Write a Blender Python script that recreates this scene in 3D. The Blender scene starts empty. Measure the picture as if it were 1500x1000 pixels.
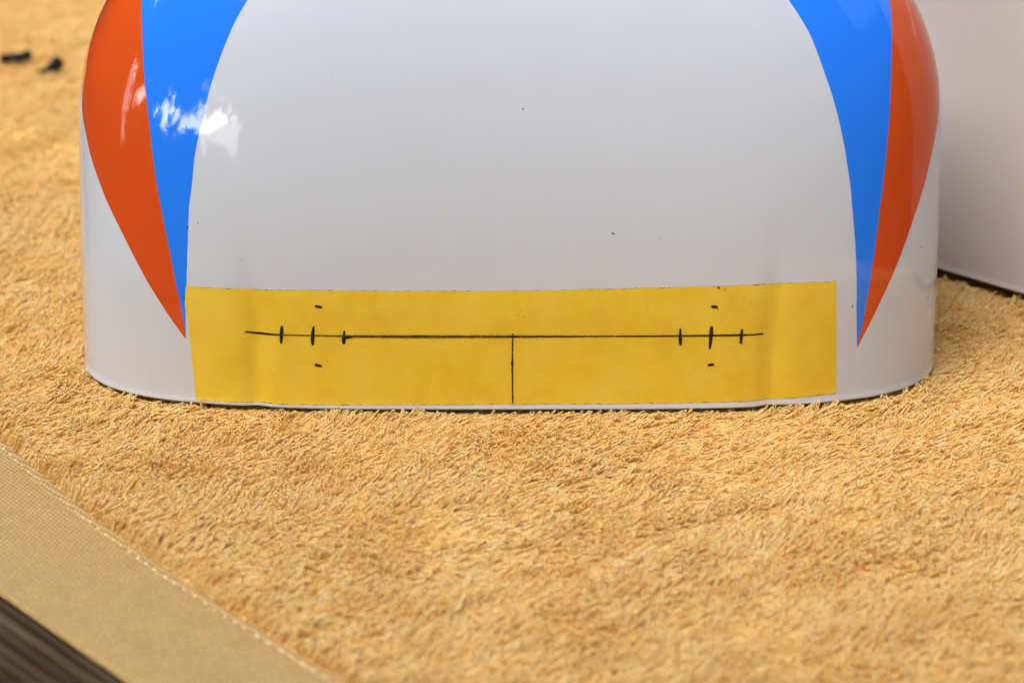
import bpy, bmesh, math, random
import numpy as np
from mathutils import Vector, Matrix
R = math.radians
rng = np.random.default_rng(7)
random.seed(7)
sc = bpy.context.scene
col = sc.collection
MM = 0.001

# ------------------------------------------------------------------ camera
PITCH = R(21.0)
DIST, FPX = 906.0, 4167.0
fwd = Vector((0, math.cos(PITCH), -math.sin(PITCH)))
upv = Vector((0, math.sin(PITCH), math.cos(PITCH)))
cam_loc = -(fwd * DIST - upv * (100 / FPX * DIST)) * MM
cd = bpy.data.cameras.new('camera')
cd.lens, cd.sensor_width, cd.sensor_fit = 100.0, 36.0, 'HORIZONTAL'
cd.clip_start, cd.clip_end = 0.01, 500.0
cd.dof.use_dof = True
cd.dof.focus_distance = 0.905
cd.dof.aperture_fstop = 11.5
cam = bpy.data.objects.new('camera', cd)
col.objects.link(cam)
cam.location = cam_loc
cam.rotation_euler = (math.pi / 2 - PITCH, 0, 0)
sc.camera = cam

# ------------------------------------------------------------------ sky, sun, exposure
SUN_AZ, SUN_EL = R(42.0), R(42.0)          # azimuth measured from -Y towards -X
sun_dir = Vector((-math.sin(SUN_AZ) * math.cos(SUN_EL), -math.cos(SUN_AZ) * math.cos(SUN_EL), math.sin(SUN_EL)))
world = bpy.data.worlds.new('World')
sc.world = world
world.use_nodes = True
wn = world.node_tree
sky = wn.nodes.new('ShaderNodeTexSky')
sky.sky_type = 'NISHITA'
sky.sun_disc = False
sky.sun_elevation = SUN_EL
sky.sun_rotation = math.atan2(sun_dir.x, sun_dir.y)
sky.air_density, sky.dust_density, sky.ozone_density = 0.9, 3.5, 0.8
wn.links.new(sky.outputs[0], wn.nodes['Background'].inputs[0])
wn.nodes['Background'].inputs[1].default_value = 0.15
sd = bpy.data.lights.new('sun', 'SUN')
sd.energy, sd.angle, sd.color = 2.7, R(65), (1.0, 0.97, 0.93)
sun = bpy.data.objects.new('sun', sd)
col.objects.link(sun)
sc.cycles.diffuse_bounces = 8
sun.rotation_euler = sun_dir.to_track_quat('Z', 'Y').to_euler()
vs = sc.view_settings
vs.view_transform, vs.look, vs.gamma, vs.use_curve_mapping = 'Standard', 'None', 1.0, False
vs.exposure = 1.7

# ------------------------------------------------------------------ helpers
def mat(name, color, rough=0.5, spec=0.5, **kw):
    m = bpy.data.materials.new(name)
    m.use_nodes = True
    b = m.node_tree.nodes['Principled BSDF']
    b.inputs['Base Color'].default_value = (*color, 1)
    b.inputs['Roughness'].default_value = rough
    b.inputs['Specular IOR Level'].default_value = spec
    for k, v in kw.items():
        b.inputs[k].default_value = v
    return m, m.node_tree, b

def node(nt, kind, **kw):
    n = nt.nodes.new(kind)
    for k, v in kw.items():
        if isinstance(k, str) and hasattr(n, k):
            setattr(n, k, v)
        else:
            n.inputs[k.replace('_', ' ')].default_value = v
    return n

def noise(nt, coord, scale, detail=3.0, rough=0.55):
    n = nt.nodes.new('ShaderNodeTexNoise')
    n.inputs['Scale'].default_value = scale
    n.inputs['Detail'].default_value = detail
    n.inputs['Roughness'].default_value = rough
    if coord is not None:
        nt.links.new(coord, n.inputs['Vector'])
    return n

def ramp(nt, fac, stops):
    r = nt.nodes.new('ShaderNodeValToRGB')
    e = r.color_ramp.elements
    while len(e) < len(stops):
        e.new(0.5)
    for el, (p, c) in zip(e, stops):
        el.position = p
        el.color = (*c, 1) if len(c) == 3 else c
    nt.links.new(fac, r.inputs[0])
    return r

def bump(nt, b, height, strength, distance, prev=None):
    n = nt.nodes.new('ShaderNodeBump')
    n.inputs['Strength'].default_value = strength
    n.inputs['Distance'].default_value = distance
    nt.links.new(height, n.inputs['Height'])
    if prev is not None:
        nt.links.new(prev.outputs[0], n.inputs['Normal'])
    nt.links.new(n.outputs[0], b.inputs['Normal'])
    return n

def link(name, me, m=None, parent=None, smooth=True):
    o = bpy.data.objects.new(name, me)
    col.objects.link(o)
    if m is not None and not me.materials:
        me.materials.append(m)
    if smooth and hasattr(me, 'polygons'):
        me.polygons.foreach_set('use_smooth', [True] * len(me.polygons))
    o.parent = parent
    return o

def mesh(name, verts, faces):
    me = bpy.data.meshes.new(name)
    me.from_pydata([tuple(v) for v in verts], [], faces)
    me.update()
    return me

def tag(o, label=None, cat=None, group=None, kind=None):
    if label: o['label'] = label
    if cat: o['category'] = cat
    if group: o['group'] = group
    if kind: o['kind'] = kind
    return o

def empty(name, loc=(0, 0, 0), rz=0.0):
    o = bpy.data.objects.new(name, None)
    o.empty_display_size = 0.02
    o.location = loc
    o.rotation_euler = (0, 0, rz)
    col.objects.link(o)
    return o

def vnoise(x, y, scale, seed):
    """smooth value noise in [-1, 1] on numpy arrays"""
    g = np.random.default_rng(seed).uniform(-1, 1, (256, 256))
    u, v = np.asarray(x) / scale + 100.3, np.asarray(y) / scale + 100.7
    i, j = np.floor(u).astype(int), np.floor(v).astype(int)
    f, h = u - i, v - j
    f, h = f * f * (3 - 2 * f), h * h * (3 - 2 * h)
    i0, j0, i1, j1 = i % 256, j % 256, (i + 1) % 256, (j + 1) % 256
    return (g[i0, j0] * (1 - f) + g[i1, j0] * f) * (1 - h) + (g[i0, j1] * (1 - f) + g[i1, j1] * f) * h

def smooth_interp(xs, ys, q):
    """monotone cubic (PCHIP-like) interpolation, xs ascending; linear beyond the ends"""
    xs, ys, q = np.array(xs, float), np.array(ys, float), np.asarray(q, float)
    h = np.diff(xs); d = np.diff(ys) / h
    m = np.zeros_like(ys)
    m[0], m[-1] = d[0], d[-1]
    for k in range(1, len(xs) - 1):
        m[k] = 0 if d[k - 1] * d[k] <= 0 else (h[k - 1] + h[k]) / (h[k - 1] / d[k] + h[k] / d[k - 1])
    k = np.clip(np.searchsorted(xs, q) - 1, 0, len(h) - 1)
    t = (q - xs[k]) / h[k]
    t2, t3 = t * t, t * t * t
    r = (2 * t3 - 3 * t2 + 1) * ys[k] + (t3 - 2 * t2 + t) * h[k] * m[k] + (-2 * t3 + 3 * t2) * ys[k + 1] + (t3 - t2) * h[k] * m[k + 1]
    r = np.where(q < xs[0], ys[0] + (q - xs[0]) * m[0], r)
    return np.where(q > xs[-1], ys[-1] + (q - xs[-1]) * m[-1], r)

# ------------------------------------------------------------------ the moulded shell (millimetres)
class Shell:
    """superelliptical cover standing on its open rim: phi = 0 faces front, z = height above the rim"""
    def __init__(s, a0, taper, z0, H, cx, lean, pw, b0=70.0, zb=25.0, creases=True):
        s.a0, s.taper, s.z0, s.H, s.cx, s.lean, s.pw, s.b0, s.zb, s.creases = a0, taper, z0, H, cx, lean, pw, b0, zb, creases
    def base(s, phi, z):
        a = s.a0 - s.taper * np.clip(z, 0, s.z0) / s.z0
        t = np.clip((z - s.z0) / (s.H - s.z0), 0, 1)
        a = a * np.clip(1 - t ** s.pw, 0, 1) ** (1 / s.pw)
        tb = np.clip((z - s.zb) / (s.H - s.zb), 0, 1)
        b = s.b0 * np.sqrt(np.clip(1 - tb ** 2, 0, 1))
        n = 3.8 - 1.3 * np.clip((z - 40) / 170, 0, 1)
        sn, cs = np.sin(phi), np.cos(phi)
        r = (np.abs(sn) ** n + np.abs(cs) ** n) ** (-1 / n)
        return np.stack([s.cx + s.lean * z + a * r * sn, s.b0 - b * r * cs, z + 0 * phi], -1)
    def at(s, phi, z, off=0.0):
        phi, z = np.broadcast_arrays(np.asarray(phi, float), np.asarray(z, float))
        zc = np.clip(z, 0, s.H - 0.02)
        e, f = 1e-3, 0.05
        p = s.base(phi, zc)
        du = s.base(phi + e, zc) - s.base(phi - e, zc)
        dv = s.base(phi, np.clip(zc + f, 0, s.H - .01)) - s.base(phi, zc - f)
        n = np.cross(du, dv)
        n /= np.maximum(np.linalg.norm(n, axis=-1, keepdims=True), 1e-12)
        d = np.zeros_like(phi)
        if s.creases:
            fade = np.clip((66 - z) / 45, 0, 1) ** 1.3
            for pc, sg in ((-0.527 - 0.0006 * np.clip(z - 30, 0, 60), -1), (0.546 + 0.0006 * np.clip(z - 30, 0, 60), 1)):
                q = (phi - pc) * sg
                d = d - 1.1 * fade * np.exp(-(q / 0.024) ** 2) - 0.55 * fade * (np.tanh(q / 0.035) + 1) / 2 * np.clip(1 - q / 0.25, 0, 1)
            dd = ((phi - 1.035) / 0.045) ** 2 + ((z - 27.5 - 28 * (phi - 1.02)) / 2.2) ** 2
            d = d - 0.6 * np.exp(-dd)
        d = d + 0.55 * np.clip(1 - z / 2.6, 0, 1) ** 2            # the rim flares out a little
        d = d + 0.05 * vnoise(phi * 110, z, 26, 5)
        return p + n * (d + off)[..., None]

def tomesh_grid(name, P, closed_u=False, flip=False):
    nv, nu = P.shape[:2]
    V = (P.reshape(-1, 3) * MM)
    F = []
    for i in range(nv - 1):
        for j in range(nu if closed_u else nu - 1):
            a, b = i * nu + j, i * nu + (j + 1) % nu
            f = (a, b, b + nu, a + nu)
            F.append(f[::-1] if flip else f)
    return mesh(name, V, F)

def shell_body(sh, name, m, parent):
    # fine columns across the front, rows packed towards the dome; inner wall, rolled rim and closed crown
    ph = np.concatenate([np.linspace(-1.9, 1.9, 420), np.linspace(1.9, 2 * math.pi - 1.9, 100)[1:-1]])
    s = np.linspace(0, 1, 190)
    zz = sh.H * np.sin(s * math.pi / 2) ** 1.15
    zz[-1] = sh.H - 0.02
    T = 1.6
    rows = []
    for z in zz[::-9][:-1]:
        rows.append(sh.at(ph, np.full_like(ph, min(z, sh.H - 2.0) + 1e-3), -T))      # inside wall, top to bottom
    for k in range(0, 7):                                                               # rolled rim
        a = math.pi * k / 6
        rows.append(sh.at(ph, np.full_like(ph, 0.8 - 0.8 * math.sin(a)), -T / 2 - T / 2 * math.cos(a)))
    for z in zz[1:]:
        if z > 1.0:
            rows.append(sh.at(ph, np.full_like(ph, z), 0.0))
    me = tomesh_grid(name, np.array(rows), closed_u=True, flip=False)
    o = link(name, me, m, parent)
    return o

# ------------------------------------------------------------------ materials
def gloss(name, color, var=0.02):
    m, nt, b = mat(name, color, 0.045, 0.5)
    tc = nt.nodes.new('ShaderNodeTexCoord')
    n1 = noise(nt, tc.outputs['Object'], 60, 4)
    c0 = tuple(max(0, c * (1 - var)) for c in color)
    r = ramp(nt, n1.outputs[0], [(0.3, c0), (0.7, color)])
    nt.links.new(r.outputs[0], b.inputs['Base Color'])
    n2 = noise(nt, tc.outputs['Object'], 260, 2)          # faint orange peel of sprayed lacquer
    n3 = noise(nt, tc.outputs['Object'], 38, 2)
    p = bump(nt, b, n2.outputs[0], 0.035, 0.0006)
    bump(nt, b, n3.outputs[0], 0.02, 0.004, p)
    rr = ramp(nt, noise(nt, tc.outputs['Object'], 22, 5).outputs[0], [(0.35, (0.035,) * 3), (0.75, (0.09,) * 3)])
    nt.links.new(rr.outputs[0], b.inputs['Roughness'])
    return m

M_white = gloss('white_lacquer', (0.615, 0.652, 0.695), 0.012)
M_cream = gloss('plain_lacquer', (0.58, 0.525, 0.50), 0.012)
M_blue = gloss('blue_paint', (0.024, 0.222, 0.96), 0.02)
M_orange = gloss('orange_paint', (0.66, 0.083, 0.012), 0.03)

def make_tape():
    m, nt, b = mat('yellow_tape', (0.72, 0.47, 0.025), 0.42, 0.35)
    tc = nt.nodes.new('ShaderNodeTexCoord')
    n1 = noise(nt, tc.outputs['Object'], 55, 5, 0.6)
    r = ramp(nt, n1.outputs[0], [(0.34, (0.79, 0.51, 0.030)), (0.5, (0.83, 0.575, 0.042)), (0.66, (0.845, 0.605, 0.058))])
    # dark ink crumbs left along the two long edges
    at = nt.nodes.new('ShaderNodeAttribute'); at.attribute_name = 'edge'
    n2 = noise(nt, tc.outputs['Object'], 420, 4, 0.7)
    thr = nt.nodes.new('ShaderNodeMapRange')
    thr.inputs['From Min'].default_value, thr.inputs['From Max'].default_value = 0.0, 0.55
    thr.inputs['To Min'].default_value, thr.inputs['To Max'].default_value = 0.50, 0.85
    nt.links.new(at.outputs['Fac'], thr.inputs['Value'])
    gt = nt.nodes.new('ShaderNodeMath'); gt.operation = 'GREATER_THAN'
    nt.links.new(n2.outputs[0], gt.inputs[0]); nt.links.new(thr.outputs[0], gt.inputs[1])
    mx = nt.nodes.new('ShaderNodeMix'); mx.data_type = 'RGBA'
    nt.links.new(gt.outputs[0], mx.inputs[0]); nt.links.new(r.outputs[0], mx.inputs[6])
    mx.inputs[7].default_value = (0.06, 0.05, 0.02, 1)
    nt.links.new(mx.outputs[2], b.inputs['Base Color'])
    n3 = noise(nt, tc.outputs['Object'], 700, 4, 0.65)
    n4 = noise(nt, tc.outputs['Object'], 70, 3)
    pb = bump(nt, b, n3.outputs[0], 0.3, 0.0005)
    bump(nt, b, n4.outputs[0], 0.12, 0.002, pb)
    return m
M_tape = make_tape()

def make_ink(name, lo, hi):
    m, nt, b = mat(name, (0.02, 0.018, 0.015), 0.5, 0.3)
    tc = nt.nodes.new('ShaderNodeTexCoord')
    n = noise(nt, tc.outputs['Object'], 1500, 3, 0.7)
    r = ramp(nt, n.outputs[0], [(lo, (0.016, 0.014, 0.012)), (hi, (0.30, 0.20, 0.02))])
    nt.links.new(r.outputs[0], b.inputs['Base Color'])
    return m
M_ink = make_ink('marker_ink', 0.60, 0.85)
M_dry = make_ink('dry_marker_ink', 0.47, 0.66)
M_speck, _, _ = mat('dark_speck', (0.05, 0.045, 0.04), 0.6)

# ------------------------------------------------------------------ shell with stripes
painted = empty('painted_shell')
tag(painted, 'glossy white moulded shell with blue and orange side stripes and yellow marked tape', 'shell')
SH = Shell(142.05, 1.14, 74.07, 167.6, -0.93, 0.0037, 2.404)
shell_body(SH, 'shell_body', M_white, painted)

L_arch = [(-0.6722, 21.62), (-0.6719, 27.41), (-0.6700, 34.96), (-0.6678, 39.32), (-0.6671, 48.22), (-0.6657, 59.58), (-0.665, 64.54), (-0.6605, 72.05), (-0.6552, 81.77), (-0.6462, 91.38), (-0.6415, 99.18), (-0.6358, 109.5), (-0.6312, 119.64), (-0.6262, 127.09), (-0.60, 145), (-0.52, 158), (-0.3, 165)]
L_mid = [(-0.6722, 21.62), (-0.6733, 23.92), (-0.6817, 32.32), (-0.6953, 42.96), (-0.7148, 55.01), (-0.7311, 64.35), (-0.7431, 70.99), (-0.7554, 79.29), (-0.7677, 86.68), (-0.7892, 95.32), (-0.8296, 106.31), (-0.8897, 116.77), (-0.9622, 124.03), (-1.12, 134), (-1.4, 146), (-1.7, 155)]
L_out = [(-0.6722, 21.62), (-0.6974, 26.56), (-0.7373, 34.83), (-0.7914, 45.51), (-0.8519, 55.78), (-0.9082, 63.36), (-0.9376, 67.32), (-0.9927, 73.78), (-1.0559, 81.41), (-1.1105, 86.22), (-1.1751, 92.0), (-1.27, 99), (-1.42, 110), (-1.65, 125), (-2.0, 145), (-2.2, 155)]
R_arch = [(0.7291, 17.63), (0.7261, 25.6), (0.723, 38.03), (0.7205, 51.64), (0.7162, 61.51), (0.7101, 72.51), (0.7046, 78.29), (0.6986, 85.26), (0.6918, 92.58), (0.6861, 99.8), (0.6809, 105.32), (0.678, 111.57), (0.6757, 117.75), (0.6703, 122.52), (0.6641, 126.87), (0.63, 145), (0.54, 158), (0.3, 165)]
R_mid = [(0.7291, 17.63), (0.7412, 26.02), (0.7539, 37.48), (0.7669, 47.76), (0.7822, 59.35), (0.7992, 71.16), (0.8112, 79.7), (0.8286, 89.54), (0.8577, 100.36), (0.8923, 108.34), (0.9529, 116.98), (1.0197, 123.32), (1.16, 134), (1.42, 146), (1.7, 155)]
R_out = [(0.7291, 17.63), (0.7426, 21.11), (0.7693, 28.01), (0.8099, 37.92), (0.8517, 46.68), (0.9046, 56.82), (0.9717, 67.21), (1.0088, 72.76), (1.0647, 79.91), (1.1111, 84.22), (1.185, 92.0), (1.28, 99), (1.43, 110), (1.66, 125), (2.0, 145), (2.2, 155)]

def stripe(name, m, inner, outer, parent, off, ztop=155.0, wob=0.0):
    z0 = inner[0][1]
    zs = np.concatenate([np.arange(z0, z0 + 8, 0.4), np.arange(z0 + 8, ztop, 0.9)])
    pi = smooth_interp([p[1] for p in inner], [p[0] for p in inner], zs)
    po = smooth_interp([p[1] for p in outer], [p[0] for p in outer], zs)
    if wob:
        pi = pi + wob * vnoise(zs, zs * 0, 3.0, 11) * np.clip((zs - z0) / 10, 0, 1)
    po[0] = pi[0]
    n = 26
    t = np.linspace(0, 1, n)
    U = pi[:, None] * (1 - t) + po[:, None] * t
    Z = np.repeat(zs[:, None], n, 1)
    me = tomesh_grid(name, SH.at(U, Z, off), flip=(outer[3][0] < 0))
    return link(name, me, m, parent)

ob = stripe('blue_stripe', M_blue, L_arch, L_mid, painted, 0.03, wob=0.0006)
ob['label'] = 'blue stripe tapering down to the left end of the tape'
oo = stripe('orange_stripe', M_orange, L_mid, L_out, painted, 0.05)
oo['label'] = 'orange stripe along the left corner'
ob = stripe('blue_stripe', M_blue, R_arch, R_mid, painted, 0.03, wob=0.0006)
ob['label'] = 'blue stripe tapering down beside the right end of the tape'
oo = stripe('orange_stripe', M_orange, R_mid, R_out, painted, 0.05)
oo['label'] = 'orange stripe along the right corner'

# ------------------------------------------------------------------ tape with its pen marks
def tape():
    nu, nv = 300, 44
    t = np.linspace(0, 1, nv)
    s = np.linspace(0, 1, nu)
    zl = np.array([1.17, 16.42, 30.21, 33.0, 39.55]); pl = np.array([-0.6536, -0.6612, -0.6692, -0.6722, -0.6690])
    zr = np.array([2.94, 20.81, 41.12]); pr = np.array([0.6839, 0.6797, 0.6756])
    px_ = np.array([-0.68, -0.5266, -0.3591, 0.0055, 0.369, 0.543, 0.69])
    ztop = smooth_interp(px_, [39.5, 39.78, 40.17, 40.22, 41.27, 41.57, 41.1], np.linspace(-0.67, 0.68, nu))
    pb = np.array([-0.66, -0.5312, -0.2775, 0.0065, 0.3736, 0.5492, 0.69])
    zbot = smooth_interp(pb, [1.15, 1.31, 1.7, 1.88, 2.14, 2.34, 2.97], np.linspace(-0.655, 0.684, nu))
    ztop = ztop + 0.10 * vnoise(s * 280, s * 0, 1.6, 3) + 0.10 * vnoise(s * 280, s * 0, 7, 4)
    zbot = zbot + 0.07 * vnoise(s * 280, s * 0, 1.4, 8)
    Z = zbot[None] + (ztop - zbot)[None] * t[:, None]
    lft = smooth_interp(zl, pl, np.linspace(1.17, 39.55, nv)); rgt = smooth_interp(zr, pr, np.linspace(2.94, 41.12, nv))
    U = lft[:, None] + (rgt - lft)[:, None] * s[None]
    off = 0.10 + 0.03 * vnoise(U * 200, Z, 9, 21)
    P = SH.at(U, Z, off)
    me = tomesh_grid('masking_tape', P)
    h = (ztop - zbot)
    ed = np.minimum(t[:, None] * h[None], (1 - t)[:, None] * h[None])
    a = me.attributes.new('edge', 'FLOAT', 'POINT')
    a.data.foreach_set('value', ed.ravel())
    return link('masking_tape', me, M_tape, painted)
tape_ob = tape()
tape_ob['label'] = 'yellow tape strip with black pen marks'

def pen(name, pts, widths, m, label=None, seed=0, jag=0.06):
    """a pen stroke lying on the tape: pts in (phi, z), widths in mm along the stroke"""
    p = np.array(pts, float)
    L = 150.0                                     # mm per radian on the flat front, for spacing only
    q = p * [L, 1]
    seg = np.concatenate([[0], np.cumsum(np.hypot(*np.diff(q, axis=0).T))])
    n = max(6, int(seg[-1] / 0.22))
    s = np.linspace(0, seg[-1], n)
    c = np.stack([np.interp(s, seg, q[:, 0]), np.interp(s, seg, q[:, 1])], -1)
    w = np.interp(s, np.linspace(0, seg[-1], len(widths)), widths) / 2
    tg = np.gradient(c, axis=0); tg /= np.linalg.norm(tg, axis=1, keepdims=True)
    nr = np.stack([-tg[:, 1], tg[:, 0]], -1)
    endf = np.sqrt(np.clip(np.minimum(s, seg[-1] - s) / 0.35, 0.05, 1))
    w1 = w * endf + jag * vnoise(s, s * 0, 0.5, seed + 1) * endf
    w2 = w * endf + jag * vnoise(s, s * 0, 0.5, seed + 2) * endf
    rows = []
    for k, tt in enumerate((-1, -0.35, 0.35, 1)):
        off = np.where(np.full(n, tt) < 0, w2 * tt, w1 * tt)
        e = c + nr * off[:, None]
        # true millimetres per radian at this place
        rows.append(SH.at(e[:, 0] / L, e[:, 1], 0.205))
    me = tomesh_grid(name, np.array(rows))
    o = link(name, me, m, tape_ob)
    if label: o['label'] = label
    return o

# ordinary stroke lengths: phi*L is about 1.1 to 1.3 mm per real mm off centre, so ticks keep a fixed phi width
hl = [(-0.551, 25.42), (-0.5323, 24.95), (-0.4789, 25.02), (-0.4173, 25.05), (-0.3546, 25.0), (-0.2187, 25.0), (0.0059, 25.02), (0.23, 25.08), (0.3653, 25.07), (0.4264, 25.02), (0.4866, 24.93), (0.5307, 24.85)]
pen('pen_line', hl[:3], [0.55, 0.75, 0.5], M_ink, 'left tail of the long horizontal pen line', 1)
pen('pen_line', hl[2:5], [0.4, 0.45, 0.6], M_dry, None, 5)
pen('pen_line', hl[4:8], [0.75, 0.95, 0.85, 0.7, 0.55], M_dry, 'long horizontal pen line across the tape', 9)
pen('pen_line', hl[7:11], [0.5, 0.5, 0.6, 0.7], M_ink, None, 12, 0.04)
pen('pen_line', hl[10:], [0.7, 0.4, 0.55], M_ink, 'right tail of the long horizontal pen line', 16)
pen('pen_line', [(0.0074, 26.1), (0.0069, 15.2), (0.008, 2.0)], [0.62, 0.55, 0.62, 0.55, 0.5], M_dry, 'short vertical pen line down the middle of the tape', 20)
ticks = [((-0.4773, 28.1), (-0.4785, 25), (-0.4799, 21.9), [.75, 1.1, 1.0, .5]), ((-0.4150, 28.2), (-0.4175, 25), (-0.4175, 21.7), [.5, 1.0, 1.1, .8]),
         ((-0.3535, 26.9), (-0.3550, 25), (-0.3555, 22.2), [.6, .9, 1.3, .8]), ((0.3657, 27.7), (0.3660, 25), (0.3668, 21.8), [.5, .8, 1.1, .8]),
         ((0.4280, 28.2), (0.4270, 25), (0.4252, 20.3), [.9, 1.2, 1.0, .5]), ((0.4875, 27.0), (0.4866, 25), (0.4857, 22.0), [.6, .9, 1.0, .8])]
for k, (a, b_, c_, w) in enumerate(ticks):
    pen('tick_mark', [a, b_, c_], w, M_ink, None, 30 + 3 * k, 0.05)
pen('tick_mark', [(-0.3545, 24.5), (-0.337, 24.55)], [1.0, .7, .3], M_ink, 'smeared side of a tick', 55)
for k, (a, b_, w) in enumerate([((-0.4125, 34.95), (-0.3975, 34.45), [.8, .95, .8]), ((-0.4145, 15.25), (-0.3985, 14.7), [.9, .9, .4]),
                                ((0.4255, 34.65), (0.4395, 34.55), [.95, 1.0, .8]), ((0.4215, 15.0), (0.4350, 15.2), [.8, .95, .7])]):
    pen('pen_dot', [a, b_], w, M_ink, None, 60 + 3 * k, 0.05)
pen('pen_dot', [(0.4385, 34.2), (0.4395, 33.4)], [.4, .25], M_ink, 'tail under a pen dot', 80, 0.02)
pen('pen_dot', [(0.0070, 16.9), (0.0066, 14.7)], [.5, .95, .8, .4], M_ink, 'thick spot on the vertical line', 84, 0.04)

def speck(phi, z, r, elong=1.0, rot=0.0):
    ring = []
    for k in range(9):
        a = 2 * math.pi * k / 9
        x, y = r * elong * math.cos(a) * random.uniform(.75, 1.2), r * math.sin(a) * random.uniform(.75, 1.2)
        x, y = x * math.cos(rot) - y * math.sin(rot), x * math.sin(rot) + y * math.cos(rot)
        ring.append((phi + x / 150, z + y))
    P = SH.at(np.array([q[0] for q in ring] + [phi]), np.array([q[1] for q in ring] + [z]), np.array([0.02] * 9 + [0.12])) * MM
    return link('paint_speck', mesh('paint_speck', P, [(k, (k + 1) % 9, 9) for k in range(9)]), M_speck, painted)
for a in ((0.0284, 96.59, .33), (0.2247, 58.53, .3, 2.2, -.6), (0.3238, 56.71, .16), (0.946, 46.62, .38), (-0.5549, 49.11, .2), (-0.645, 60.03, .22), (0.7146, 32.03, .22, 2.5, 1.4), (-0.3888, 105.8, .14),
          (-0.668, 58.3, .4, 1.6, 1.4), (-0.6735, 35.2, .35, 2.2, 1.5)):
    speck(*a)

for a in ((0.0205, 32.2, .16), (0.031, 31.6, .2), (0.026, 33.4, .12), (0.299, 35.0, .14), (0.505, 35.2, .12), (0.44, 40.9, .3, 1.6, -.6), (0.452, 40.3, .2)):
    o = speck(*a); o.parent = tape_ob; o.name = 'pen_crumb'
    o.data.transform(Matrix.Translation((0, -0.0002, 0)))

# ------------------------------------------------------------------ second, plain shell behind on the right
SH2 = Shell(142.0, 1.0, 165.0, 255.0, 0.0, 0.0, 2.3, b0=72.0, zb=120.0, creases=False)
plain = empty('plain_shell', (0.188, 0.0905, 0.003), R(-45.0))
tag(plain, 'plain glossy white shell standing behind the right corner of the striped one', 'shell')
shell_body(SH2, 'shell_body', M_cream, plain)

# ------------------------------------------------------------------ table under the towel
def make_wood():
    m, nt, b = mat('weathered_wood', (0.10, 0.075, 0.05), 0.75, 0.15)
    tc = nt.nodes.new('ShaderNodeTexCoord')
    mp = nt.nodes.new('ShaderNodeMapping')
    mp.inputs['Scale'].default_value = (1.0, 22.0, 6.0)
    oi = nt.nodes.new('ShaderNodeObjectInfo')
    ad = nt.nodes.new('ShaderNodeVectorMath'); ad.operation = 'ADD'
    nt.links.new(tc.outputs['Object'], mp.inputs[0])
    nt.links.new(mp.outputs[0], ad.inputs[0]); nt.links.new(oi.outputs['Random'], ad.inputs[1])
    n = noise(nt, ad.outputs[0], 14, 6, 0.65)
    r = ramp(nt, n.outputs[0], [(0.3, (0.022, 0.013, 0.006)), (0.5, (0.060, 0.038, 0.016)), (0.72, (0.105, 0.076, 0.040))])
    hs = nt.nodes.new('ShaderNodeHueSaturation')
    mr = nt.nodes.new('ShaderNodeMapRange')
    mr.inputs['To Min'].default_value, mr.inputs['To Max'].default_value = 0.6, 1.35
    nt.links.new(oi.outputs['Random'], mr.inputs['Value'])
    nt.links.new(mr.outputs[0], hs.inputs['Value']); nt.links.new(r.outputs[0], hs.inputs['Color'])
    nt.links.new(hs.outputs[0], b.inputs['Base Color'])
    bump(nt, b, n.outputs[0], 0.4, 0.0006)
    return m
M_wood = make_wood()
M_under, _, _ = mat('dark_wood', (0.035, 0.025, 0.016), 0.7)
EDGE_DIR = math.atan2(-53.2, 42.7)                    # the towel's near edge and the ribs run this way
table = empty('ribbed_table', (-0.12, -0.155, -0.0044), EDGE_DIR)
tag(table, 'dark brown ribbed wooden table top showing past the corner of the towel', 'table')
def box(name, m, parent, x0, x1, y0, y1, z0, z1, bev=0.0):
    bm = bmesh.new()
    bmesh.ops.create_cube(bm, size=1)
    for v in bm.verts:
        v.co = Vector(((x0 + x1) / 2 + v.co.x * (x1 - x0), (y0 + y1) / 2 + v.co.y * (y1 - y0), (z0 + z1) / 2 + v.co.z * (z1 - z0)))
    if bev:
        bmesh.ops.bevel(bm, geom=bm.edges[:], offset=bev, segments=2, profile=0.5, affect='EDGES')
    me = bpy.data.meshes.new(name); bm.to_mesh(me); bm.free()
    return link(name, me, m, parent, smooth=False)
box('table_board', M_under, table, -1.0, 0.6, -0.26, 1.0, -0.024, -0.0035, 0.001)
# one rib: a long bar with a rounded crown
prof = [(-1.7, -3.4), (-1.7, -1.5), (-1.3, -0.35), (-0.7, 0.0), (0.7, 0.0), (1.3, -0.35), (1.7, -1.5), (1.7, -3.4)]
V, Fc = [], []
xs_ = np.linspace(-0.42, 0.32, 12)
for x in xs_:
    V += [(x, y * MM, z * MM) for y, z in prof]
for i in range(len(xs_) - 1):
    for j in range(len(prof) - 1):
        a = i * 8 + j
        Fc.append((a, a + 8, a + 9, a + 1))
rib_me = mesh('rib', V, Fc)
rib_me.materials.append(M_wood)
for k in range(-48, 8):
    rb = bpy.data.objects.new('rib', rib_me)
    col.objects.link(rb)
    rb.parent = table
    rb.location = (random.uniform(-.02, .02), k * 4.3 * MM, random.uniform(-.0003, .0001))
for lx in (-0.85, 0.45):
    for ly in (-0.2, 0.9):
        box('leg', M_under, table, lx - .03, lx + .03, ly - .03, ly + .03, -0.74, -0.0245, 0.004)

# ------------------------------------------------------------------ towel
def foot_r(sh, X, Y, wx=0, wy=0, rz=0.0):
    """superellipse radius of a ground point (mm) within a shell's footprint: below 1 is inside"""
    c, s = math.cos(-rz), math.sin(-rz)
    x, y = (X - wx) * c - (Y - wy) * s, (X - wx) * s + (Y - wy) * c
    return (np.abs((x - sh.cx) / sh.a0) ** 3.8 + np.abs((y - sh.b0) / sh.b0) ** 3.8) ** (1 / 3.8)

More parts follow.
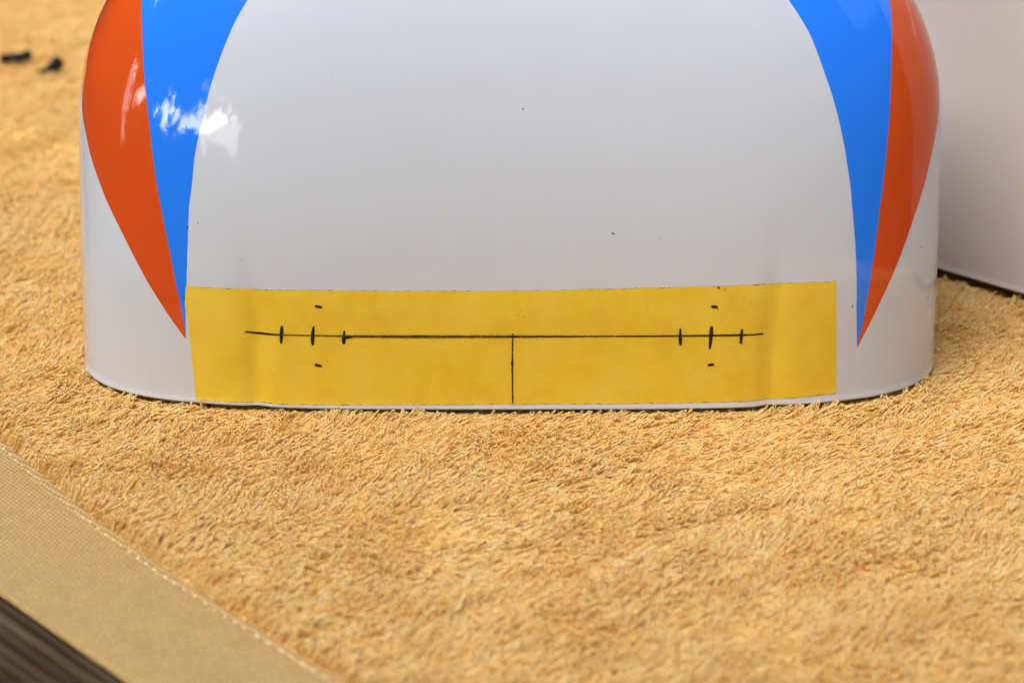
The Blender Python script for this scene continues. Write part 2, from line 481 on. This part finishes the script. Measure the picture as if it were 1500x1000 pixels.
ty = np.linspace(-0.9, 1.65, 60)                     # the seam runs almost straight with a slight bow
ST = np.stack([-159.5 + 115.2 * ty - np.where((ty > 0) & (ty < 1), 24 * ty * (1 - ty), 0), -22 - 159.0 * ty], -1)
def seam_x(y): return smooth_interp(-ST[:, 1], ST[:, 0], -np.asarray(y, float))

def towel_h(X, Y):
    h = -2.9 + 2.0 * vnoise(X, Y, 62, 31) + 0.9 * vnoise(X, Y, 24, 32)
    # soft folds lying across the far left of the towel
    for y0, sl, amp, w in ((205, 0.25, 2.6, 16), (258, 0.22, 3.4, 18), (330, 0.3, 3.0, 24), (440, 0.1, 4.0, 30)):
        d = (Y - y0 - sl * (X + 160) - 8 * vnoise(X, Y, 60, 33)) / w
        h = h + amp * np.exp(-d * d) * np.clip((-X - 120) / 40, 0, 1)
    for y0, sl, amp, w in ((40, -0.35, 1.6, 14),):
        d = (Y - y0 - sl * (X - 160)) / w
        h = h + amp * np.exp(-d * d) * np.clip((X - 145) / 25, 0, 1)
    for x0, y0, sl, amp, w, ln in ((120, -95, 0.62, 2.6, 11, 60), (150, -60, 0.55, 2.0, 9, 45), (35, -120, 0.35, 2.2, 12, 50), (95, -150, 0.45, 2.8, 11, 45), (-15, -70, -0.3, 1.3, 12, 40), (150, -5, 0.4, 2.2, 10, 40)):
        d = (Y - y0 - sl * (X - x0) - 9 * vnoise(X, Y, 38, 36)) / w
        h = h + amp * np.exp(-d * d) * np.exp(-((X - x0) / ln) ** 2)
    d = (Y + 150 + 0.25 * X - 14 * vnoise(X, Y, 80, 35)) / 26
    h = h + 1.2 * np.exp(-d * d)
    d = (Y + 20 - 1.1 * (X + 159)) / 5.0                            # the little pucker where the border starts
    h = np.maximum(h, -3.9) - 1.0 * np.exp(-d * d) * np.exp(-((X + 154) / 14) ** 2)
    h = np.maximum(h, -4.25)
    rr = np.minimum(foot_r(SH, X, Y), foot_r(SH2, X, Y, 188, 90.5, R(-45)))
    k = np.clip((1.16 - rr) / 0.12, 0, 1); k = k * k * (3 - 2 * k)
    h = h * (1 - k) + (-2.05) * k
    q = np.clip(1 - (X - seam_x(Y)) / 14, 0, 1) * (Y < 118); q = q * q * (3 - 2 * q)
    return h * (1 - q) + (-2.7) * q

# near edge of the border: the straight line through the measured points, parametrised by y
def edge_x(y): return -142.1 + (y + 126.0) * (-99.4 + 142.1) / (-179.2 + 126.0)

def make_towel_mats():
    m, nt, b = mat('terry_yarn', (0.72, 0.45, 0.15), 0.9, 0.04)
    b.inputs['Sheen Weight'].default_value = 0.0
    at = nt.nodes.new('ShaderNodeAttribute'); at.attribute_type = 'INSTANCER'; at.attribute_name = 'tone'
    r = ramp(nt, at.outputs['Fac'], [(0.0, (0.935, 0.61, 0.18)), (0.5, (0.965, 0.735, 0.29)), (1.0, (0.98, 0.82, 0.43))])
    nt.links.new(r.outputs[0], b.inputs['Base Color'])
    tr = nt.nodes.new('ShaderNodeBsdfTranslucent')
    ms = nt.nodes.new('ShaderNodeMixShader'); ms.inputs[0].default_value = 0.30
    out = nt.nodes['Material Output']
    nt.links.new(r.outputs[0], tr.inputs['Color'])
    nt.links.new(b.outputs[0], ms.inputs[1]); nt.links.new(tr.outputs[0], ms.inputs[2])
    nt.links.new(ms.outputs[0], out.inputs['Surface'])
    m2, nt, b = mat('terry_ground', (0.66, 0.36, 0.09), 0.95, 0.05)
    tc = nt.nodes.new('ShaderNodeTexCoord')
    n = noise(nt, tc.outputs['Object'], 700, 4, 0.7)
    r = ramp(nt, n.outputs[0], [(0.3, (0.84, 0.48, 0.13)), (0.7, (0.92, 0.60, 0.20))])
    nt.links.new(r.outputs[0], b.inputs['Base Color'])
    bump(nt, b, n.outputs[0], 0.8, 0.0015)
    m3, nt, b = mat('woven_border', (0.66, 0.47, 0.20), 0.9, 0.1)
    tc = nt.nodes.new('ShaderNodeTexCoord')
    mp = nt.nodes.new('ShaderNodeMapping')
    mp.inputs['Rotation'].default_value = (0, 0, -EDGE_DIR)
    wob = noise(nt, tc.outputs['Object'], 160, 3)
    wa = nt.nodes.new('ShaderNodeVectorMath'); wa.operation = 'MULTIPLY_ADD'
    wa.inputs[1].default_value = (0.0016, 0.0016, 0.0)
    nt.links.new(wob.outputs['Color'], wa.inputs[0]); nt.links.new(tc.outputs['Object'], wa.inputs[2])
    nt.links.new(wa.outputs[0], mp.inputs[0])
    br = nt.nodes.new('ShaderNodeTexBrick')
    br.inputs['Scale'].default_value = 270.0
    br.inputs['Brick Width'].default_value, br.inputs['Row Height'].default_value = 0.5, 0.36
    br.inputs['Mortar Size'].default_value, br.inputs['Mortar Smooth'].default_value = 0.12, 1.0
    br.offset = 0.5
    br.inputs['Color1'].default_value = (0.56, 0.372, 0.148, 1)
    br.inputs['Color2'].default_value = (0.63, 0.435, 0.185, 1)
    br.inputs['Mortar'].default_value = (0.32, 0.185, 0.06, 1)
    nt.links.new(mp.outputs[0], br.inputs['Vector'])
    n = noise(nt, tc.outputs['Object'], 120, 5, 0.65)
    mx = nt.nodes.new('ShaderNodeMix'); mx.data_type = 'RGBA'; mx.blend_type = 'MULTIPLY'
    mx.inputs[0].default_value = 0.6
    r = ramp(nt, n.outputs[0], [(0.3, (0.82, 0.80, 0.76)), (0.7, (1.0, 1.0, 1.0))])
    nt.links.new(br.outputs['Color'], mx.inputs[6]); nt.links.new(r.outputs[0], mx.inputs[7])
    nt.links.new(mx.outputs[2], b.inputs['Base Color'])
    bw = nt.nodes.new('ShaderNodeRGBToBW')
    nt.links.new(br.outputs['Fac'], bw.inputs[0])
    p = bump(nt, b, br.outputs['Fac'], -0.8, 0.0005)
    bump(nt, b, n.outputs[0], 0.25, 0.0008, p)
    m4, nt, b = mat('stitch_thread', (0.84, 0.60, 0.33), 0.7, 0.2)
    return m, m2, m3, m4
M_yarn, M_ground, M_border, M_thread = make_towel_mats()

towel = empty('towel', (0, 0, 0))
tag(towel, 'yellow terry towel with a flat woven border, spread under both shells', 'towel')

# ground cloth: a sheet with a thickness, from the border seam out to beyond the picture
XR, YF = 330.0, 640.0
ys = np.concatenate([np.arange(-280, 300, 5.0), np.arange(300, YF + 1, 10.0)])
nx = 130
rows = []
for y in ys:
    xl = float(seam_x(y)) if y < 118 else -235 + (y - 118) * -0.55
    x = np.linspace(xl + 1.0, XR, nx)
    rows.append(np.stack([x, np.full(nx, y), towel_h(x, np.full(nx, y))], -1))
G = np.array(rows)
und = G.copy(); und[..., 2] = -7.2
cl_me = tomesh_grid('ground_cloth', G)
link('ground_cloth', cl_me, M_ground, towel)

# woven border: flat folded band with rounded long edges
def border():
    yy = np.concatenate([np.arange(-300, 121, 3.0)])
    rows = []
    for y in yy:
        xa, xb = float(edge_x(y)), float(seam_x(y)) + 3.6
        t = np.linspace(0, 1, 40)
        x = xa + (xb - xa) * t
        Y = np.full_like(x, y)
        zt = -3.0 + 0.35 * vnoise(x, Y, 40, 41) + 0.18 * vnoise(x, Y, 12, 42)
        w = (xb - xa)
        dseam = (x - (xb - 3.6))
        zt = zt + 1.0 * np.exp(-((dseam - 1.6) / 1.6) ** 2) - 0.45 * np.exp(-((dseam + 0.6) / 0.9) ** 2)   # ridge past the seam, dip at the stitches
        el = np.minimum(x - xa, xb - x)
        zt = zt - 0.5 * np.clip(1 - el / 0.5, 0, 1) ** 2
        lo = np.array([[xa + 0.1, y, -4.0]]); hi = np.array([[xb - 0.2, y, -6.4]])
        rows.append(np.concatenate([lo, np.stack([x, Y, zt], -1), hi], 0))
    me = tomesh_grid('border', np.array(rows))
    return link('border', me, M_border, towel)
border_ob = border()

# stitches along the seam
def stitch_mesh():
    n, k = 9, 6
    V, F = [], []
    for i in range(n):
        t = i / (n - 1)
        x = (t - .5) * 3.3
        z = 0.42 * math.sin(math.pi * t) - 0.12
        r = 0.34 * (0.55 + 0.45 * math.sin(math.pi * t))
        for j in range(k):
            a = 2 * math.pi * j / k
            V.append((x * MM, r * math.cos(a) * MM, (z + r * math.sin(a)) * MM))
    for i in range(n - 1):
        for j in range(k):
            F.append((i * k + j, i * k + (j + 1) % k, (i + 1) * k + (j + 1) % k, (i + 1) * k + j))
    me = mesh('stitch', V, F); me.materials.append(M_thread)
    me.polygons.foreach_set('use_smooth', [True] * len(me.polygons))
    return me
stm = stitch_mesh()
segl = np.concatenate([[0], np.cumsum(np.hypot(*np.diff(ST, axis=0).T))])
d = 2.0
while d < segl[-1] - 3:
    p = np.array([np.interp(d, segl, ST[:, 0]), np.interp(d, segl, ST[:, 1])])
    q = np.array([np.interp(d + 1, segl, ST[:, 0]), np.interp(d + 1, segl, ST[:, 1])]) - p
    if -190 < p[1] < 60:
        o = bpy.data.objects.new('stitch', stm)
        col.objects.link(o); o.parent = border_ob
        o.location = (p[0] * MM, p[1] * MM, -0.00325)
        o.rotation_euler = (0, random.uniform(-.08, .08), math.atan2(q[1], q[0]) + random.uniform(-.12, .12))
        o.scale = (random.uniform(.8, 1.1), 1, 1)
    d += random.choice((4.4, 4.7, 4.9, 5.3, 6.0))

# ---- terry loops: yarn loop shapes placed by geometry nodes
def loop_mesh(k):
    g = np.random.default_rng(100 + k)
    n, sides, rad = 13, 5, 0.18
    ln, wd = 3.4 * g.uniform(.8, 1.25), g.uniform(.5, .82)
    tw, sag = g.uniform(-1.1, 1.1), g.uniform(-.5, .5)
    t = np.linspace(0, 1, n)
    a = t * math.pi
    hgt = ln * np.sin(a) ** 0.75
    side = -wd * np.cos(a) * (0.25 + 1.25 * np.sin(a) ** 2)
    rot = tw * hgt / ln
    c = np.stack([side * np.cos(rot), side * np.sin(rot) + sag * (hgt / ln) ** 2 * .8, hgt], -1)
    c += g.normal(0, .05, c.shape) * np.sin(a)[:, None]
    tg = np.gradient(c, axis=0); tg /= np.linalg.norm(tg, axis=1, keepdims=True)
    ref = np.array([0.2, 1.0, 0.1])
    V, F = [], []
    for i in range(n):
        u = np.cross(tg[i], ref); u /= np.linalg.norm(u); w = np.cross(tg[i], u)
        for j in range(sides):
            b = 2 * math.pi * (j + .5 * (i % 2)) / sides + i * .5
            V.append(tuple((c[i] + rad * (u * math.cos(b) + w * math.sin(b))) * MM))
    for i in range(n - 1):
        for j in range(sides):
            F.append((i * sides + j, i * sides + (j + 1) % sides, (i + 1) * sides + (j + 1) % sides, (i + 1) * sides + j))
    me = mesh('yarn_loop', V, F); me.materials.append(M_yarn)
    me.polygons.foreach_set('use_smooth', [True] * len(me.polygons))
    return bpy.data.objects.new('yarn_loop', me)       # left unlinked: only a source shape for the nodes

def loops():
    sp = 1.2
    gx, gy = np.meshgrid(np.arange(-330, 320, sp), np.arange(-262, 560, sp))
    X = (gx + rng.uniform(-.62, .62, gx.shape)).ravel(); Y = (gy + rng.uniform(-.62, .62, gy.shape)).ravel()
    # what the camera, or one a step aside, can see
    keep = X > np.where(Y < 118, seam_x(Y) + 1.6, -235 - (Y - 118) * .55)
    dy = np.clip((Y + 838) / 838, .6, 2)
    keep &= np.abs(X) < 168 * dy + 105
    f1, f2 = foot_r(SH, X, Y), foot_r(SH2, X, Y, 188, 90.5, R(-45))
    keep &= (f1 > 0.955) & (f2 > 0.955)
    keep &= ~((Y > 150) & (np.abs(X) < 95))                         # hidden well behind the striped shell
    far = Y > 230
    keep &= ~(far & (rng.random(X.shape) < 0.35))
    X, Y, f1, f2 = X[keep], Y[keep], f1[keep], f2[keep]
    Z = towel_h(X, Y) - 0.15
    Z = np.where((X - seam_x(Y) < 4.2) & (Y < 118), np.maximum(Z, -2.6), Z)
    # lean direction: mostly to the right and a little away, turned about in patches
    al = 0.02 + 0.80 * vnoise(X, Y, 24, 51) + 0.45 * vnoise(X, Y, 8, 52) + rng.normal(0, .22, X.shape)
    be = 1.27 - 0.75 * np.clip(vnoise(X, Y, 9, 53) - .1, 0, 1) + 0.24 * vnoise(X, Y, 34, 58) + 0.22 * vnoise(X, Y, 3.2, 56) + rng.normal(0, .17, X.shape)
    stray = rng.random(X.shape) < 0.08
    be[stray] -= 0.45; al[stray] += rng.normal(0, 1.2, stray.sum())
    rim = np.minimum(f1, f2) < 1.006
    be[rim] = np.maximum(be[rim], 1.35)
    nearseam = np.clip(1 - (X - seam_x(Y) - 2) / 7, 0, 1) * (Y < 118)
    be = np.clip(be - 0.75 * nearseam, 0.15, 1.5)
    ga = math.pi / 2 + rng.normal(0, .75, X.shape)
    ca, sa, cb, sb, cg, sg = np.cos(al), np.sin(al), np.cos(be), np.sin(be), np.cos(ga), np.sin(ga)
    r00, r10, r20 = ca * cb * cg - sa * sg, sa * cb * cg + ca * sg, -sb * cg
    r21, r22 = sb * sg, cb
    E = np.stack([np.arctan2(r21, r22), -np.arcsin(np.clip(r20, -1, 1)), np.arctan2(r10, r00)], -1)
    S = 1.0 + 0.16 * vnoise(X, Y, 11, 54) + rng.normal(0, .12, X.shape)
    tone = 0.5 + 0.16 * vnoise(X, Y, 5, 57) + rng.normal(0, .2, X.shape)
    S[rim] *= 0.8
    n = len(X)
    me = bpy.data.meshes.new('terry_loops')
    me.vertices.add(n)
    me.vertices.foreach_set('co', (np.stack([X, Y, Z], -1) * MM).ravel().astype('f'))
    a = me.attributes.new('rot', 'FLOAT_VECTOR', 'POINT'); a.data.foreach_set('vector', E.ravel().astype('f'))
    a = me.attributes.new('scl', 'FLOAT', 'POINT'); a.data.foreach_set('value', np.clip(S, .6, 1.5).astype('f'))
    a = me.attributes.new('tone', 'FLOAT', 'POINT'); a.data.foreach_set('value', np.clip(tone, 0, 1).astype('f'))
    a = me.attributes.new('pick', 'INT', 'POINT'); a.data.foreach_set('value', rng.integers(0, 14, n).astype('i'))
    me.materials.append(M_yarn)
    o = bpy.data.objects.new('terry_loops', me)
    col.objects.link(o); o.parent = towel
    o['kind'] = 'stuff'
    ng = bpy.data.node_groups.new('terry_pile', 'GeometryNodeTree')
    ng.interface.new_socket('Geometry', in_out='INPUT', socket_type='NodeSocketGeometry')
    ng.interface.new_socket('Geometry', in_out='OUTPUT', socket_type='NodeSocketGeometry')
    gi, go = ng.nodes.new('NodeGroupInput'), ng.nodes.new('NodeGroupOutput')
    iop = ng.nodes.new('GeometryNodeInstanceOnPoints')
    g2i = ng.nodes.new('GeometryNodeGeometryToInstance')
    for k in range(14):
        oi = ng.nodes.new('GeometryNodeObjectInfo')
        oi.inputs['Object'].default_value = loop_mesh(k)
        ng.links.new(oi.outputs['Geometry'], g2i.inputs[0])
    def named(nm, ty):
        a = ng.nodes.new('GeometryNodeInputNamedAttribute'); a.data_type = ty
        a.inputs['Name'].default_value = nm
        return a.outputs['Attribute']
    ng.links.new(gi.outputs[0], iop.inputs['Points'])
    ng.links.new(g2i.outputs[0], iop.inputs['Instance'])
    iop.inputs['Pick Instance'].default_value = True
    ng.links.new(named('pick', 'INT'), iop.inputs['Instance Index'])
    e2r = ng.nodes.new('FunctionNodeEulerToRotation')
    ng.links.new(named('rot', 'FLOAT_VECTOR'), e2r.inputs[0])
    ng.links.new(e2r.outputs[0], iop.inputs['Rotation'])
    ng.links.new(named('scl', 'FLOAT'), iop.inputs['Scale'])
    ng.links.new(iop.outputs[0], go.inputs[0])
    md = o.modifiers.new('terry_pile', 'NODES'); md.node_group = ng
    print('loops', n)
loops()

# ------------------------------------------------------------------ two small black scraps on the far left of the towel
M_black, nt_, b_ = mat('black_rubber', (0.008, 0.008, 0.008), 0.7, 0.2)
def tube(name, pts, rads, m, parent=None, k=10):
    pts = [Vector(p) for p in pts]
    V, F = [], []
    for i, p in enumerate(pts):
        t = (pts[min(i + 1, len(pts) - 1)] - pts[max(i - 1, 0)]).normalized()
        u = t.orthogonal().normalized(); w = t.cross(u)
        for j in range(k):
            a = 2 * math.pi * j / k
            V.append(p + (u * math.cos(a) + w * math.sin(a)) * rads[i])
    for i in range(len(pts) - 1):
        for j in range(k):
            F.append((i * k + j, i * k + (j + 1) % k, (i + 1) * k + (j + 1) % k, (i + 1) * k + j))
    F.append(tuple(range(k))[::-1]); F.append(tuple(range((len(pts) - 1) * k, len(pts) * k)))
    return link(name, mesh(name, V, F), m, parent)
s1 = tube('black_strip', [(-.2318, .409, .003), (-.2311, .4091, .0031), (-.226, .4093, .0032), (-.2215, .410, .0036), (-.2188, .411, .0046), (-.2178, .4115, .005)],
          [.0006, .0021, .0022, .0022, .0023, .001], M_black)
tag(s1, 'short straight black strip lying far left on the towel, left of the lump', 'scrap')
s2 = tube('black_lump', [(-.2125, .391, .002), (-.2095, .393, .0022), (-.2075, .3945, .0026), (-.2058, .396, .0032), (-.2042, .3975, .0040), (-.2028, .398, .0036), (-.2016, .3985, .003)],
          [.0005, .0010, .0014, .0024, .0035, .0030, .0010], M_black)
tag(s2, 'small black lump with a thin tail on the towel beside the orange stripe', 'scrap')

# ------------------------------------------------------------------ terrace ground
M_terrace, nt, b = mat('terrace_stone', (0.24, 0.22, 0.19), 0.85)
tc = nt.nodes.new('ShaderNodeTexCoord')
r = ramp(nt, noise(nt, tc.outputs['Object'], 6, 6).outputs[0], [(0.3, (0.17, 0.155, 0.13)), (0.7, (0.29, 0.27, 0.235))])
nt.links.new(r.outputs[0], b.inputs['Base Color'])
g = link('ground', mesh('ground', [(-80, -80, -0.75), (80, -80, -0.75), (80, 80, -0.75), (-80, 80, -0.75)], [(0, 1, 2, 3)]), M_terrace, None, False)
tag(g, kind='structure')

# ------------------------------------------------------------------ unseen planting behind the camera, shaped to block light and fill the reflections
def make_leaf(name, c0, c1):
    m, nt, b = mat(name, c0, 0.5, 0.4)
    tc = nt.nodes.new('ShaderNodeTexCoord')
    n = noise(nt, tc.outputs['Object'], 9, 4, 0.7)
    r = ramp(nt, n.outputs[0], [(0.35, c0), (0.65, c1)])
    nt.links.new(r.outputs[0], b.inputs['Base Color'])
    return m
M_leaf = make_leaf('hedge_leaf', (0.035, 0.060, 0.020), (0.075, 0.115, 0.035))
M_leaf2 = make_leaf('tree_leaf', (0.045, 0.075, 0.022), (0.095, 0.13, 0.045))
M_bark = make_leaf('bark', (0.07, 0.05, 0.035), (0.13, 0.10, 0.075))

def leaf_mesh(name, centres, normals, sizes, droop, g):
    n = len(centres)
    d = g.normal(0, 1, (n, 3)) * (1 - droop) + np.array([0, 0, -1.0]) * droop * 1.6 + normals * 0.4
    d /= np.linalg.norm(d, axis=1, keepdims=True)
    w = np.cross(d, g.normal(0, 1, (n, 3))); w /= np.linalg.norm(w, axis=1, keepdims=True)
    u = np.cross(d, w)
    L, W = sizes[:, None], np.minimum(np.abs(sizes[:, None]) * 0.3, 0.03)      # long leaves stay narrow
    V = np.stack([centres, centres + d * L * .5 + w * W + u * W * .4, centres + d * L, centres + d * L * .5 - w * W + u * W * .4], 1).reshape(-1, 3)
    F = np.stack([np.arange(n) * 4 + k for k in range(4)], -1)
    F = np.concatenate([F[:, [0, 1, 2]], F[:, [0, 2, 3]]])
    me = bpy.data.meshes.new(name)
    me.from_pydata(V.tolist(), [], F.tolist()); me.update()
    return me

def polar(az, dist, z):
    return (-math.sin(az) * dist, -math.cos(az) * dist, z)

def added_hedge(name, az0, az1, dist, top, label, seed):
    """added clipped hedging that blocks low sky along an arc: solid twiggy core and a coat of leaves"""
    g = np.random.default_rng(seed)
    t = empty(name, polar(R((az0 + az1) / 2), dist, -0.75))
    inv_ = Matrix.Translation(-t.location)
    tag(t, label, 'added_hedge')
    n = max(4, int((az1 - az0) / 4))
    V, F = [], []
    for i in range(n + 1):
        a = R(az0 + (az1 - az0) * i / n)
        for dd, z in ((-.16, -.74), (-.18, top - .22), (-.08, top - .10), (.08, top - .10), (.2, top - .22), (.2, -.74)):
            V.append(Vector(polar(a, dist + dd + g.normal(0, .015), z + g.normal(0, .02))) - t.location)
    for i in range(n):
        for j in range(5):
            a = i * 6 + j
            F.append((a, a + 1, a + 7, a + 6))
    F.append((0, 1, 2, 3, 4, 5)); F.append(tuple(n * 6 + k for k in (5, 4, 3, 2, 1, 0)))
    link('twig_core', mesh('twig_core', V, F), M_bark, t, False)
    area = (az1 - az0) / 57.3 * dist * (top + .75 + .4)
    m = int(area * 1500)
    a = R(1) * g.uniform(az0 - .5, az1 + .5, m)
    z = -0.72 + (top + .72) * g.random(m) ** .85 + 0.03 * g.normal(size=m)
    dd = -0.2 + 0.06 * g.normal(size=m)
    ontop = g.random(m) < .25
    z = np.where(ontop, top - .08 + .07 * g.normal(size=m), z)
    dd = np.where(ontop, g.uniform(-.22, .22, m), dd)
    C = np.stack([-np.sin(a) * (dist + dd), -np.cos(a) * (dist + dd), z], -1) - np.array(t.location)
    N = np.stack([np.sin(a), np.cos(a), np.full(m, .4)], -1)
    link('leaves', leaf_mesh('leaves', C, N, g.uniform(.045, .085, m), .1, g), M_leaf, t, False)
    return t
added_hedge('added_hedge', -152, -62.5, 3.1, 1.9, 'added clipped green hedging of middle height out of sight on the far right', 4)  # unseen rows added to cut frontal skylight and darken reflections
added_hedge('added_hedge', -62, 23.5, 3.0, 2.7, 'added tall clipped green hedging, unseen behind the camera on the right of the gap', 1)
added_hedge('added_hedge', 24, 73, 3.1, 0.12, 'added low clipped green hedging, unseen in the gap behind the camera', 2)
added_hedge('added_hedge', 73.5, 165, 3.0, 2.1, 'added tallest clipped green hedging, unseen behind the camera on the left of the gap', 3)

def tree(name, base, crowns, label, seed, leaf):
    g = np.random.default_rng(seed)
    t = empty(name, base)
    tag(t, label, 'tree')
    top = Vector((0.1, 0.0, 2.3))
    tube('trunk', [(0, 0, 0), (.03, .02, .8), (.06, -.02, 1.6), tuple(top)], [.13, .11, .09, .07], M_bark, t)
    cs, ns, sz = [], [], []
    for c, r, n, hang in crowns:
        c = Vector(c) - Vector(base)
        mid = (top + c) / 2 + Vector((0, 0, .25))
        tube('limb', [tuple(top - Vector((0, 0, .25))), tuple(mid), tuple(c)], [.05, .035, .012], M_bark, t, 7)
        k = int(n / 26)
        cl = g.normal(0, 1, (k, 3)); cl /= np.linalg.norm(cl, axis=1, keepdims=True)
        cl *= (np.array(r) * g.random((k, 1)) ** .4)
        for q in cl:
            p = q + g.normal(0, .10, (26, 3))
            cs.append(p + np.array(c)); ns.append(np.repeat(q[None] / (np.linalg.norm(q) + 1e-6), 26, 0))
            sz.append(g.uniform(.07, .14, 26))
        for _ in range(hang):                       # hanging sprays at the lower rim
            a = g.uniform(0, 2 * math.pi)
            s0 = np.array(c) + np.array([r[0] * math.cos(a) * .8, r[1] * math.sin(a) * .8, -r[2] * .6])
            ln = g.uniform(.15, .65)
            m = int(ln * 45)
            tt = g.random(m)
            cs.append(s0 + np.stack([.05 * g.normal(size=m), .05 * g.normal(size=m), -tt * ln], -1))
            ns.append(np.zeros((m, 3))); sz.append(g.uniform(.14, .34, m))
    C, N, S = np.concatenate(cs), np.concatenate(ns), np.concatenate(sz)
    link('crown', leaf_mesh('crown', C, N, S, .66, g), leaf, t, False)
    return t
def pc(az, dist, el): return polar(R(az), dist, dist * math.tan(R(el)))
tree('tree', (-4.4, -1.9, -0.75),  # tree mirrored in the lacquer; extra crowns added to block the sun
     [(pc(21, 3.7, 30), (.7, .7, .62), 3400, 24), (pc(33, 3.8, 29), (.7, .7, .62), 3600, 30), (pc(45, 3.8, 29), (.7, .7, .62), 3600, 30), (pc(57, 3.7, 29), (.7, .7, .62), 3600, 30), (pc(68, 3.7, 30), (.7, .7, .6), 3000, 18),
      (pc(27, 4.0, 38), (.75, .75, .7), 3600, 0), (pc(40, 4.0, 38), (.75, .75, .7), 3600, 0), (pc(52, 4.0, 38), (.75, .75, .7), 3600, 0), (pc(64, 4.0, 38), (.75, .75, .7), 3600, 0),
      (pc(60, 3.8, 42), (.7, .7, .6), 3000, 0), (pc(73, 3.8, 40), (.7, .7, .7), 3000, 0), (pc(4, 3.5, 46), (.7, .7, .6), 3000, 0),
      (pc(14, 3.8, 46), (.7, .7, .6), 3000, 0), (pc(32, 3.9, 47), (.9, .9, .7), 3600, 0), (pc(50, 3.9, 47), (.9, .9, .7), 3600, 0), (pc(66, 3.9, 46), (.8, .8, .7), 3000, 0)],
     'unseen leafy green tree behind the camera, its drooping crown shaped to screen the sun over the gap', 5, M_leaf2)
def added_shrub(base, h, n, label, seed):
    """loose upright bush added to break up the low sun: a few stems, long leaves thinning towards the tips"""
    g = np.random.default_rng(seed)
    t = empty('added_shrub', base)
    tag(t, label, 'added_shrub')
    cs, ns, sz = [], [], []
    for k in range(n):
        a, sp = g.uniform(0, 6.28), g.uniform(.05, .34)
        hh = h * g.uniform(.62, 1.0)
        tip = np.array([math.cos(a) * sp, math.sin(a) * sp, hh])
        tube('stem', [(0, 0, 0), tuple(tip * [.5, .5, .6]), tuple(tip)], [.012, .009, .004], M_bark, t, 5)
        m = int(hh * 95)
        tt = g.random(m) ** .8
        cs.append(tip * tt[:, None] + g.normal(0, .06, (m, 3))); ns.append(np.zeros((m, 3))); sz.append(g.uniform(.12, .30, m))
    link('leaves', leaf_mesh('leaves', np.concatenate(cs), np.concatenate(ns), -np.concatenate(sz), .5, g), M_leaf2, t, False)
for k, (az, h, n, what) in enumerate(((27.5, 1.36, 15, 'added low leafy bush, unseen, nearest the right end of the gap between the hedges'), (35, 1.42, 18, 'added leafy bush, unseen, second from the right in the gap between the hedges'),
                                      (42, 1.54, 19, 'added leafy bush, unseen, in the middle of the gap between the hedges'), (50, 1.58, 20, 'added tall leafy bush, unseen, left of the middle in the gap between the hedges'),
                                      (57, 1.66, 20, 'added tallest leafy bush, unseen, second from the left in the gap between the hedges'), (64, 1.50, 18, 'added leafy bush, unseen, nearest the left end of the gap between the hedges'))):
    added_shrub(polar(R(az), 3.6, -0.75), h, n, what, 70 + k)  # added out of view to break the sun's reflection into streaks
